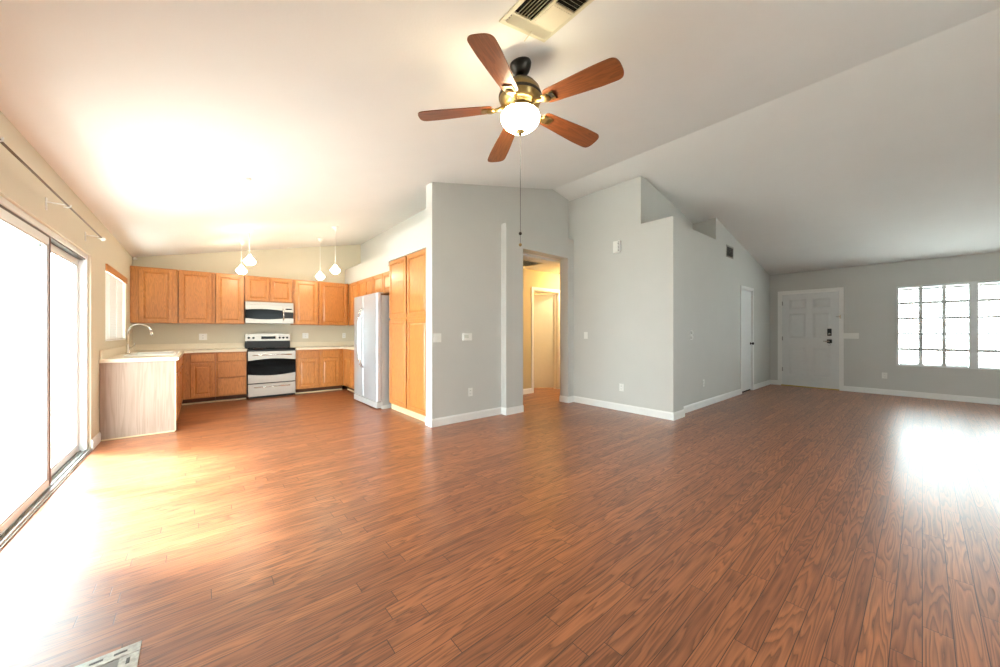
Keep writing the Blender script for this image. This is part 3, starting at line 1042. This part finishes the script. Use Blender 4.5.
top_edge = arch(0.695, 0.032)
bot_edge = arch(0.445, -0.032)
mb.prism([(-hw, zd1), *top_edge, (hw, zd1)], 'y', 0.0, 0.03)
mb.prism([*bot_edge, (hw, zd0), (-hw, zd0)], 'y', 0.0, 0.03)
od = mb.build('oven_door', M['steel'], rg)
mb = MB(); mb.prism([*bot_edge, *reversed(top_edge)], 'y', 0.003, 0.03); wn_ = mb.build('oven_window', M['black'], od)
mb = MB(); mb.tube([(-0.30, 0.0, 0.79), (-0.30, -0.045, 0.795), (-0.15, -0.052, 0.80), (0, -0.054, 0.802), (0.15, -0.052, 0.80), (0.30, -0.045, 0.795), (0.30, 0.0, 0.79)], 0.011, 10)
mb.build('oven_handle', M['chrome'], od)
mb = MB(); mb.box(-hw, hw, 0.0, 0.03, 0.045, 0.265, 0.003); dr = mb.build('storage_drawer', M['steel'], rg)
mb = MB(); mb.tube([(-0.28, 0.002, 0.205), (-0.28, -0.03, 0.21), (0, -0.035, 0.215), (0.28, -0.03, 0.21), (0.28, 0.002, 0.205)], 0.009, 10); mb.build('drawer_handle', M['chrome'], dr)
# backguard
mb = MB()
mb.prism([(0.545, 0.915), (0.60, 0.915), (0.60, 1.17), (0.565, 1.17)], 'x', -hw, hw)
mb.build('backguard', M['blackp'], rg)
mb = MB()
pp = [(-hw, 1.045), (hw, 1.045), (hw, 1.165), (hw * 0.6, 1.183), (0, 1.19), (-hw * 0.6, 1.183), (-hw, 1.165)]
mb.prism(pp, 'y', 0.530, 0.562)
cp = mb.build('control_panel', M['steel'], rg)
for kx in (-0.32, -0.245, 0.19, 0.255, 0.32):
    mb = MB(); mb.lathe([(0.021, 0), (0.019, 0.016), (0.0, 0.018)], (kx, 0.530, 1.105), 18, mat=Matrix.Rotation(PI / 2, 4, 'X')); mb.build('knob', M['blackp'], cp)
mb = MB(); mb.box(-0.12, 0.12, 0.526, 0.530, 1.08, 1.135, 0.001); mb.build('display', M['black'], cp)

# ------------------------------------------------------------------ microwave
mw = thing('microwave', 'stainless over-the-range microwave with black window below short cupboard', 'microwave', (RXc - 0.008, 8.02, 1.385))
hw2 = 0.388
mb = MB(); mb.box(-hw2, hw2, 0.03, 0.398, 0, 0.40, 0.003); mb.build('body', M['blackp'], mw)
mb = MB()
n = 14
tw = [(-hw2 + 1.52 * hw2 * i / n, 0.250 + 0.018 * math.sin(PI * i / n)) for i in range(n + 1)]
bw = [(-hw2 + 1.52 * hw2 * i / n, 0.090 - 0.018 * math.sin(PI * i / n)) for i in range(n + 1)]
xr = -hw2 + 1.52 * hw2
mb.prism([(-hw2, 0.345), *tw, (xr, 0.345)], 'y', 0, 0.03)
mb.prism([*bw, (xr, 0), (-hw2, 0)], 'y', 0, 0.03)
dd = mb.build('microwave_door', M['steel'], mw)
mb = MB(); mb.prism([*bw, *reversed(tw)], 'y', 0.003, 0.03); mb.build('microwave_window', M['black'], dd)
mb = MB(); mb.tube([(xr + 0.012, 0.0, 0.27), (xr + 0.012, -0.035, 0.26), (xr + 0.012, -0.035, 0.07), (xr + 0.012, 0.0, 0.06)], 0.010, 10); mb.build('door_handle', M['chrome'], dd)
for (a, b) in ((0.0, 0.10), (0.22, 0.345)):
    MB().box(xr + 0.002, hw2, 0, 0.03, a, b, 0.001).build('side_panel', M['steel'], mw)
mb = MB(); mb.box(xr + 0.026, hw2, 0.002, 0.03, 0.10, 0.22, 0.001); mb.build('control_panel', M['blackp'], mw)
mb = MB(); mb.box(xr + 0.05, hw2 - 0.03, -0.002, 0.003, 0.265, 0.29, 0.001); mb.build('display', M['black'], mw)
mb = MB()
mb.box(-hw2, hw2, 0.006, 0.03, 0.347, 0.40, 0.002)
for k in range(4):
    mb.box(-hw2 + 0.02, hw2 - 0.02, 0.0, 0.007, 0.353 + k * 0.011, 0.358 + k * 0.011)
mb.build('vent_grille', M['steel'], mw)

# ------------------------------------------------------------------ refrigerator (faces -x)
FW0 = 1.08
fr = thing('refrigerator', 'stainless side-by-side refrigerator between the pantry and corner cupboards', 'refrigerator', (2.10, 6.56, 0), -PI / 2)
mb = MB(); mb.box(0.005, FW0 - 0.005, 0.075, 0.70, 0.03, 1.80, 0.006); mb.build('body', M['fridge_side'], fr)


def fridge_door(x0, x1, name):
    mb = MB()
    prof = []
    n = 8
    r = 0.03
    prof.append((x0, 0.066)); prof.append((x0, r))
    for k in range(1, n + 1):
        a = PI / 2 * k / n
        prof.append((x0 + r - r * math.cos(a), r - r * math.sin(a)))
    m_ = 6
    for k in range(m_ + 1):
        u = k / m_
        prof.append((x0 + r + (x1 - x0 - 2 * r) * u, -0.008 * math.sin(PI * u)))
    for k in range(1, n + 1):
        a = PI / 2 * k / n
        prof.append((x1 - r + r * math.sin(a), r - r * math.cos(a)))
    prof.append((x1, 0.066))
    mb.prism(prof, 'z', 0.13, 1.83)
    return mb.build(name, M['fridge_steel'], fr)


fz = fridge_door(0.0, 0.455, 'freezer_door')
fg = fridge_door(0.461, FW0, 'fridge_door')
mb = MB(); mb.box(0.01, FW0 - 0.01, 0.066, 0.075, 0.12, 1.80); mb.build('door_gasket', M['gasket'], fr)
for (hx, par) in ((0.415, fz), (0.505, fg)):
    pts = []
    for k in range(17):
        u = k / 16
        pts.append((hx, -0.004 - 0.055 * min(1, 4 * math.sin(PI * u)) * (0.75 + 0.25 * math.sin(PI * u)), 0.62 + 1.0 * u))
    MB().tube(pts, 0.013, 10).build('door_handle', M['chrome'], par)
mb = MB(); mb.box(0.0, FW0, 0.0, 0.10, 0.02, 0.115, 0.01, seg=2); mb.box(FW0 - 0.01, FW0 + 0.004, 0.08, 0.28, 0.0, 0.06, 0.004)
mb.build('kick_grille', simple('grille_grey', srgb(196, 198, 200), 0.45, metal=0.3), fr)
for xx in (0.08, FW0 - 0.08):
    for yy in (0.14, 0.62):
        MB().lathe([(0.022, 0.0), (0.022, 0.03)], (xx, yy, 0.0), 14).build('levelling_foot', M['blackp'], fr)
for xx in (0.02, FW0 - 0.11):
    MB().box(xx, xx + 0.09, 0.04, 0.12, 1.83, 1.845, 0.003).build('hinge_cover', M['fridge_side'], fr)

# ------------------------------------------------------------------ pendants
def pendant(x, y, zb, label):
    zc = ceil_z(x)
    t = thing('pendant_light', label, 'pendant light', (x, y, zc), 0, 'glass pendant lights in the kitchen')
    tilt = Matrix.Rotation(-math.atan(KL), 4, 'Y')
    mb = MB(); mb.lathe([(0.058, 0.0), (0.058, -0.008), (0.05, -0.016), (0.02, -0.05), (0.008, -0.075), (0, -0.078)], (0, 0, 0), 24, mat=tilt); mb.build('canopy', M['plastic'], t)
    L = zc - zb
    MB().tube([(0, 0, -0.06), (0, 0, -(L - 0.15))], 0.0045, 8).build('cord', M['plastic'], t)
    mb = MB(); mb.lathe([(0.012, -(L - 0.19)), (0.022, -(L - 0.165)), (0.022, -(L - 0.145))], (0, 0, 0), 16); mb.build('socket', M['plastic'], t)
    mb = MB()
    mb.lathe([(0.0, -(L - 0.150)), (0.020, -(L - 0.148)), (0.032, -(L - 0.125)), (0.058, -(L - 0.095)), (0.078, -(L - 0.066)), (0.079, -(L - 0.058)),
              (0.060, -(L - 0.030)), (0.040, -(L - 0.010)), (0.0, -(L - 0.006))], (0, 0, 0), 28)
    mb.build('lamp_shade', M['shade'], t)
    return t


pendant(0.565, 6.51, 2.215, 'larger, higher lit glass pendant of the left-hand pair')
pendant(0.53, 7.42, 2.19, 'smaller, lower lit glass pendant farthest left in the kitchen')
pendant(1.77, 7.50, 2.225, 'lit glass pendant on the left of the right-hand pair, above the wall cupboards')
pendant(1.775, 6.51, 2.215, 'lit glass pendant on the right of the right-hand pair')

# ------------------------------------------------------------------ ceiling fan
FX, FY = 1.62, 1.715
fz0 = ceil_z(FX)
fan = thing('ceiling_fan', 'five blade wooden ceiling fan with lit white glass bowl', 'ceiling fan', (FX, FY, fz0))
tilt = Matrix.Rotation(-math.atan(KL), 4, 'Y')
mb = MB(); mb.lathe([(0.07, 0.0), (0.072, -0.012), (0.066, -0.03), (0.05, -0.06), (0.034, -0.075), (0.0, -0.078)], (0, 0, 0), 32, mat=tilt); mb.build('canopy', M['bronze'], fan)
MB().tube([(0, 0, -0.07), (0, 0, -0.13)], 0.026, 16).build('downrod', M['bronze'], fan)
zb = 2.655 - fz0     # blade plane
mb = MB()
zm = zb + 0.05
mb.lathe([(0.0, zm + 0.17), (0.035, zm + 0.17), (0.06, zm + 0.16), (0.10, zm + 0.14), (0.128, zm + 0.105), (0.140, zm + 0.07), (0.140, zm + 0.045), (0.130, zm + 0.035), (0.130, zm + 0.02),
          (0.10, zm + 0.005), (0.07, zm - 0.005), (0.07, zm - 0.03), (0.0, zm - 0.03)], (0, 0, 0), 40)
mb.build('motor_housing', M['brass'], fan)
mb = MB(); mb.lathe([(0.140, zm + 0.068), (0.1435, zm + 0.064), (0.1435, zm + 0.054), (0.140, zm + 0.048)], (0, 0, 0), 40, cap=False); mb.build('housing_band', M['bronze'], fan)
mb = MB(); mb.lathe([(0.0, zm - 0.02), (0.06, zm - 0.02), (0.102, zm - 0.03), (0.108, zm - 0.042), (0.102, zm - 0.05), (0.0, zm - 0.05)], (0, 0, 0), 40); mb.build('light_fitter', M['brass'], fan)
mb = MB()
pr = [(0.0, zm - 0.046), (0.110, zm - 0.046), (0.122, zm - 0.052), (0.129, zm - 0.072), (0.125, zm - 0.095), (0.110, zm - 0.12), (0.080, zm - 0.145), (0.04, zm - 0.160), (0, zm - 0.163)]
mb.lathe(pr, (0, 0, 0), 40)
mb.build('glass_bowl', M['bowl'], fan)
mb = MB(); mb.lathe([(0.0, zm - 0.158), (0.026, zm - 0.158), (0.028, zm - 0.166), (0.014, zm - 0.180), (0.006, zm - 0.19), (0, zm - 0.192)], (0, 0, 0), 20); mb.build('finial', M['brass'], fan)
# blades
def blade_mb():
    mb = MB()
    b = bmesh.new()
    outline = []
    r0, r1 = 0.19, 0.68
    us = [0, 0.01, 0.03, 0.06, 0.15, 0.3, 0.5, 0.7, 0.8, 0.88, 0.91, 0.935, 0.955, 0.97, 0.982, 0.991, 0.997, 0.9995]
    up = []
    for u in us:
        x = r0 + (r1 - r0) * u
        wdt = 0.052 + 0.024 * min(1, u * 1.5)
        d1 = (r1 - x)
        if d1 < 0.06:
            q = 1 - d1 / 0.06
            wdt *= max(0.0, 1 - q ** 3.0) ** (1 / 3.0)
        d0 = x - r0
        if d0 < 0.03:
            wdt *= 0.7 + 0.3 * (1 - (1 - d0 / 0.03) ** 2) ** 0.5
        up.append((x, wdt))
    pts = [(x, w) for x, w in up] + [(x, -w) for x, w in reversed(up)]
    mb.prism(pts, 'z', -0.003, 0.003)
    return mb


bm_blade = blade_mb()
mat_p = Matrix.Rotation(math.radians(-11), 4, 'X')
bmesh.ops.transform(bm_blade.bm, matrix=mat_p, verts=bm_blade.bm.verts)
first = None
for k, ang in enumerate((-79, -9, 65, 137.5, -151)):
    if first is None:
        first = bm_blade.build('fan_blade', M['blade'], fan)
        o = first
        mb = MB()
        mb.tube([(0.10, 0.0, 0.012), (0.14, 0.0, -0.002), (0.19, 0.0, -0.012), (0.225, 0.0, -0.010)], 0.010, 8, radii=[0.014, 0.013, 0.011, 0.008])
        mb.box(0.175, 0.26, -0.030, 0.030, -0.0105, -0.0045, 0.002)
        mb.lathe([(0.030, 0), (0.030, -0.006), (0.020, -0.010), (0.0, -0.011)], (0.20, 0.0, -0.010), 20)
        arm = mb.build('blade_bracket', M['brass'], first)
        mb = MB(); mb.box(0.232, 0.262, -0.032, 0.032, -0.013, -0.009, 0.001); mb.build('bracket_pad', M['bronze'], arm)
        bmesh_me = arm.data
        for v in bmesh_me.vertices:
            v.co = mat_p @ v.co if v.co.x > 0.13 else v.co
    else:
        o = first.copy(); C.objects.link(o); o.parent = fan
        for ch in list(first.children):
            c2 = ch.copy(); C.objects.link(c2); c2.parent = o
    o.location = (0, 0, zb + 0.048)
    o.rotation_euler = (0, 0.072, math.radians(ang))
# pull chain
mb = MB(); mb.tube([(0, 0, zm - 0.188), (0, 0, 1.78 - fz0)], 0.0016, 6); ch = mb.build('pull_chain', M['bronze'], fan)
for zz in (1.865, 1.79):
    mb = MB(); mb.lathe([(0.0, 0.012), (0.008, 0.008), (0.011, 0), (0.008, -0.008), (0, -0.012)], (0, 0, zz - fz0), 14); mb.build('chain_knob', M['bronze'] if zz > 1.8 else M['brass'], ch)

# ------------------------------------------------------------------ ceiling air vent
vx, vy = 1.425, 1.29
vt = thing('ceiling_vent', 'cream metal air vent on sloped ceiling above the fan', 'vent', (vx, vy, ceil_z(vx)))
vt.rotation_euler = (0, -math.atan(KL), 0)
ax, ay = 0.185, 0.20
ox, oy = ax - 0.028, ay - 0.028
mb = MB()
for (a, b, c, e) in ((-ax, ax, -ay, -oy), (-ax, ax, oy, ay), (-ax, -ox, -oy, oy), (ox, ax, -oy, oy)):
    mb.box(a, b, c, e, -0.008, 0.0, 0.002)
mb.box(-ox, ox, 0.103, 0.116, -0.010, 0)
mb.box(-0.022, -0.004, -oy, 0.103, -0.010, 0)
mb.box(-0.004, ox, -0.048, -0.035, -0.010, 0)
mb.build('frame', M['ventm'], vt)
mb = MB(); mb.box(-ox, ox, -oy, oy, -0.002, 0.0); mb.build('duct_opening', M['dark'], vt)


def louvre(mb, axis, a0, a1, c, tl, hw=0.009):
    d1, d2 = hw * math.cos(tl), hw * math.sin(tl)
    mb.prism([(c - d1, -0.012 - d2), (c + d1, -0.012 + d2), (c + d1, -0.0105 + d2), (c - d1, -0.0105 - d2)], axis, a0, a1)


mb = MB()
for k in range(3):
    louvre(mb, 'x', -ox, ox, oy - 0.010 - k * 0.018, math.radians(-30), 0.010)
for k in range(6):
    louvre(mb, 'y', -oy, 0.103, -0.032 - k * 0.021, math.radians(50), 0.008)
for k in range(8):
    louvre(mb, 'y', -0.035, 0.103, 0.008 + k * 0.019, math.radians(-22), 0.0085)
for k in range(6):
    louvre(mb, 'x', -0.004, ox, -0.060 - k * 0.021, math.radians(50), 0.008)
mb.build('louvres', M['ventm'], vt)
mb = MB(); mb.tube([(0.03, oy - 0.02, -0.014), (0.03, oy + 0.01, -0.02), (0.03, oy + 0.05, -0.03)], 0.003, 6); mb.build('damper_lever', M['ventm'], vt)

# small ceiling disc and corner sensor
o = thing('smoke_detector', 'small white round detector on the bright sloped ceiling', 'smoke detector', (0.35, 4.27, ceil_z(0.35)))
o.rotation_euler = (0, -math.atan(KL), 0)
MB().lathe([(0.035, 0), (0.035, -0.008), (0.028, -0.015), (0.0, -0.017)], (0, 0, 0), 24).build('casing', M['plastic'], o)
o = thing('corner_sensor', 'small white sensor high in the corner above the kitchen cupboards', 'sensor', (XL, YK, 2.43))
MB().lathe([(0.0, 0.025), (0.02, 0.018), (0.03, 0.0), (0.02, -0.018), (0.0, -0.025)], (0.031, -0.031, 0), 20).build('casing', M['plastic'], o)


# ------------------------------------------------------------------ plates on walls
def plate(name, label, cat, loc, rz, w, h, kind, group):
    """faces local -y"""
    t = thing(name, label, cat, loc, rz, group)
    mb = MB(); mb.box(-w / 2, w / 2, -0.006, 0, -h / 2, h / 2, 0.002, seg=2); mb.build('cover_plate', M['plastic'], t)
    if kind == 'outlet':
        for z in (-0.022, 0.022):
            mb = MB(); mb.box(-0.016, 0.016, -0.0085, -0.006, z - 0.014, z + 0.014, 0.001); s_ = mb.build('socket', M['plastic'], t)
            mb = MB(); mb.box(-0.008, -0.005, -0.009, -0.0082, z - 0.006, z + 0.006); mb.box(0.005, 0.008, -0.009, -0.0082, z - 0.006, z + 0.006); mb.build('slots', M['slot'], s_)
    else:
        n = kind
        for i in range(n):
            xx = (i - (n - 1) / 2) * 0.046
            mb = MB(); mb.box(xx - 0.016, xx + 0.016, -0.0095, -0.006, -0.033, 0.033, 0.001); mb.build('rocker', M['plastic'], t)
    return t


SG = 'wall switches and outlets'
S, O = 'light_switch', 'wall_outlet'
plate(S, 'white double switch plate at the kitchen end of the grey wall', 'light switch', (2.335, YC, 1.14), 0, 0.115, 0.115, 2, 'light switches')
plate(O, 'white outlet low on the grey wall below two plates', 'outlet', (2.855, YC, 0.385), 0, 0.072, 0.115, 'outlet', 'wall outlets')
t = thing('thermostat', 'white thermostat in the middle of the grey wall', 'thermostat', (2.795, YC, 1.15))
mb = MB(); mb.box(-0.075, 0.075, -0.025, 0, -0.05, 0.05, 0.005, seg=2); hb = mb.build('housing', M['plastic'], t)
mb = MB(); mb.box(-0.055, 0.015, -0.0265, -0.025, -0.015, 0.03); mb.build('screen', simple('lcd_grey', srgb(205, 208, 198), 0.3), hb)
plate(S, 'white single switch on the pale wall right of the hall opening', 'light switch', (XR, 3.66, 1.16), -PI / 2, 0.072, 0.115, 1, 'light switches')
plate(O, 'white outlet low on the pale wall right of the hall opening', 'outlet', (XR, 2.995, 0.36), -PI / 2, 0.072, 0.115, 'outlet', 'wall outlets')
t = thing('door_chime', 'white door chime box high on the pale right wall', 'door chime', (XR, 3.06, 2.54), -PI / 2)
mb = MB(); mb.box(-0.06, 0.06, -0.045, 0, -0.09, 0.09, 0.006, seg=2); cs = mb.build('casing', M['plastic'], t)
mb = MB()
for k in range(7):
    mb.box(0.025, 0.05, -0.047, -0.044, -0.072 + k * 0.022, -0.062 + k * 0.022)
mb.build('grille_slots', M['slot'], cs)
t = thing('wall_dial', 'pair of round white controls on a plate on grey entry wall', 'wall control', (5.80, YE, 1.17))
mb = MB(); mb.box(-0.036, 0.036, -0.005, 0, -0.075, 0.075, 0.002); pl_ = mb.build('cover_plate', M['plastic'], t)
for z in (-0.037, 0.037):
    MB().lathe([(0.028, 0.005), (0.026, 0.02), (0.0, 0.022)], (0, 0, z), 20, mat=Matrix.Rotation(PI / 2, 4, 'X')).build('dial', M['plastic'], pl_)
plate(O, 'white outlet low on the grey wall left of the closet door', 'outlet', (6.27, YE, 0.385), 0, 0.072, 0.115, 'outlet', 'wall outlets')
plate(S, 'wide white four gang switch plate beside the front door', 'light switch', (XF, 0.945, 1.14), -PI / 2, 0.235, 0.115, 4, 'light switches')
plate(O, 'white outlet low on the front wall between door and window', 'outlet', (XF, 0.475, 0.37), -PI / 2, 0.072, 0.115, 'outlet', 'wall outlets')
plate(O, 'white outlet on the kitchen backsplash left of the stove', 'outlet', (0.035, YK, 1.13), 0, 0.115, 0.115, 'outlet', 'wall outlets')
plate(O, 'white outlet on the kitchen backsplash just right of the stove', 'outlet', (1.70, YK, 1.14), 0, 0.115, 0.115, 'outlet', 'wall outlets')
plate(O, 'white outlet on the kitchen backsplash near the fridge', 'outlet', (2.48, YK, 1.14), 0, 0.072, 0.115, 'outlet', 'wall outlets')

# wall vent on entry wall
t = thing('wall_vent', 'small grey air vent high on the entry wall near the ceiling', 'vent', (7.50, YE, 2.70))
mb = MB()
for (a, b, c, e) in ((-0.19, 0.19, -0.11, -0.085), (-0.19, 0.19, 0.085, 0.11), (-0.19, -0.165, -0.085, 0.085), (0.165, 0.19, -0.085, 0.085)):
    mb.box(a, b, -0.008, 0, c, e, 0.001)
mb.build('frame', M['register'], t)
mb = MB(); mb.box(-0.165, 0.165, -0.001, 0, -0.085, 0.085); mb.build('duct_opening', M['dark'], t)
mb = MB()
for k in range(9):
    z = -0.074 + k * 0.0185
    mb.prism([(-0.008, z - 0.004), (-0.002, z + 0.004), (-0.002, z + 0.0055), (-0.008, z - 0.0025)], 'x', -0.165, 0.165)
mb.build('louvres', M['register'], t)

# floor register
t = thing('floor_register', 'worn grey metal register set in the wood floor', 'floor register', (-0.36, 1.80, 0))
mb = MB()
ax, ay = 0.185, 0.17
mb.box(-ax, ax, ay - 0.055, ay, 0.0, 0.005, 0.0015); mb.box(-ax, ax, -ay, -ay + 0.055, 0.0, 0.005, 0.0015)
mb.box(-ax, -ax + 0.055, -ay + 0.055, ay - 0.055, 0.0, 0.005, 0.0015); mb.box(ax - 0.055, ax, -ay + 0.055, ay - 0.055, 0.0, 0.005, 0.0015)
fo = mb.build('frame', M['register'], t)
for k in range(5):
    a = -ax + 0.05 + k * 0.062
    MB().box(a, a + 0.035, ay - 0.032, ay - 0.022, 0.005, 0.0058).build('slot', M['slot'], fo)
for k in range(4):
    a = -ay + 0.07 + k * 0.055
    MB().box(ax - 0.034, ax - 0.024, a, a + 0.03, 0.005, 0.0058).build('slot', M['slot'], fo)
mb = MB(); mb.box(-ax + 0.055, ax - 0.055, -ay + 0.055, ay - 0.055, 0.0, 0.0035, 0.001); mb.build('cover', simple('dark_grey_plate', srgb(120, 120, 116), 0.45, metal=0.3), t)

# hall ceiling return vent and two added lamps
t = thing('return_vent', 'return air vent on the hallway ceiling seen through opening', 'vent', (4.42, 4.62, 2.46))
mb = MB()
ax, ay = 0.30, 0.23
for (a, b, c, e) in ((-ax, ax, -ay, -ay + 0.03), (-ax, ax, ay - 0.03, ay), (-ax, -ax + 0.03, -ay + 0.03, ay - 0.03), (ax - 0.03, ax, -ay + 0.03, ay - 0.03)):
    mb.box(a, b, c, e, -0.010, 0, 0.001)
mb.build('frame', M['ventm'], t)
mb = MB(); mb.box(-ax + 0.03, ax - 0.03, -ay + 0.03, ay - 0.03, -0.001, 0); mb.build('duct_opening', M['dark'], t)
mb = MB()
for k in range(11):
    yc = -ay + 0.05 + k * 0.036
    mb.prism([(yc - 0.009, -0.013), (yc + 0.009, -0.004), (yc + 0.009, -0.0025), (yc - 0.009, -0.0115)], 'x', -ax + 0.03, ax - 0.03)
mb.build('louvres', M['ventm'], t)
t = thing('added_ceiling_lamp', 'added unseen ceiling lamp for the warm hallway glow', 'ceiling lamp', (5.92, 4.45, 2.46))  # out of view, added to give the hallway its warm glow
MB().lathe([(0.14, 0), (0.14, -0.02), (0, -0.02)], (0, 0, 0), 28).build('base', M['brass'], t)
MB().lathe([(0.125, -0.02), (0.12, -0.05), (0.08, -0.085), (0, -0.10)], (0, 0, 0), 28).build('lamp_shade', emitter('added_hall_glow', (1.0, 0.72, 0.38, 1), 95.0), t)
t = thing('added_ceiling_lamp', 'added unseen ceiling lamp lighting the room behind the hallway', 'ceiling lamp', (5.6, 6.6, 2.46))  # out of view, added to brighten the room past the open door
MB().lathe([(0.14, 0), (0.14, -0.02), (0, -0.02)], (0, 0, 0), 28).build('base', M['brass'], t)
MB().lathe([(0.125, -0.02), (0.12, -0.05), (0.08, -0.085), (0, -0.10)], (0, 0, 0), 28).build('lamp_shade', emitter('added_room_glow', (1.0, 0.80, 0.52, 1), 250.0), t)
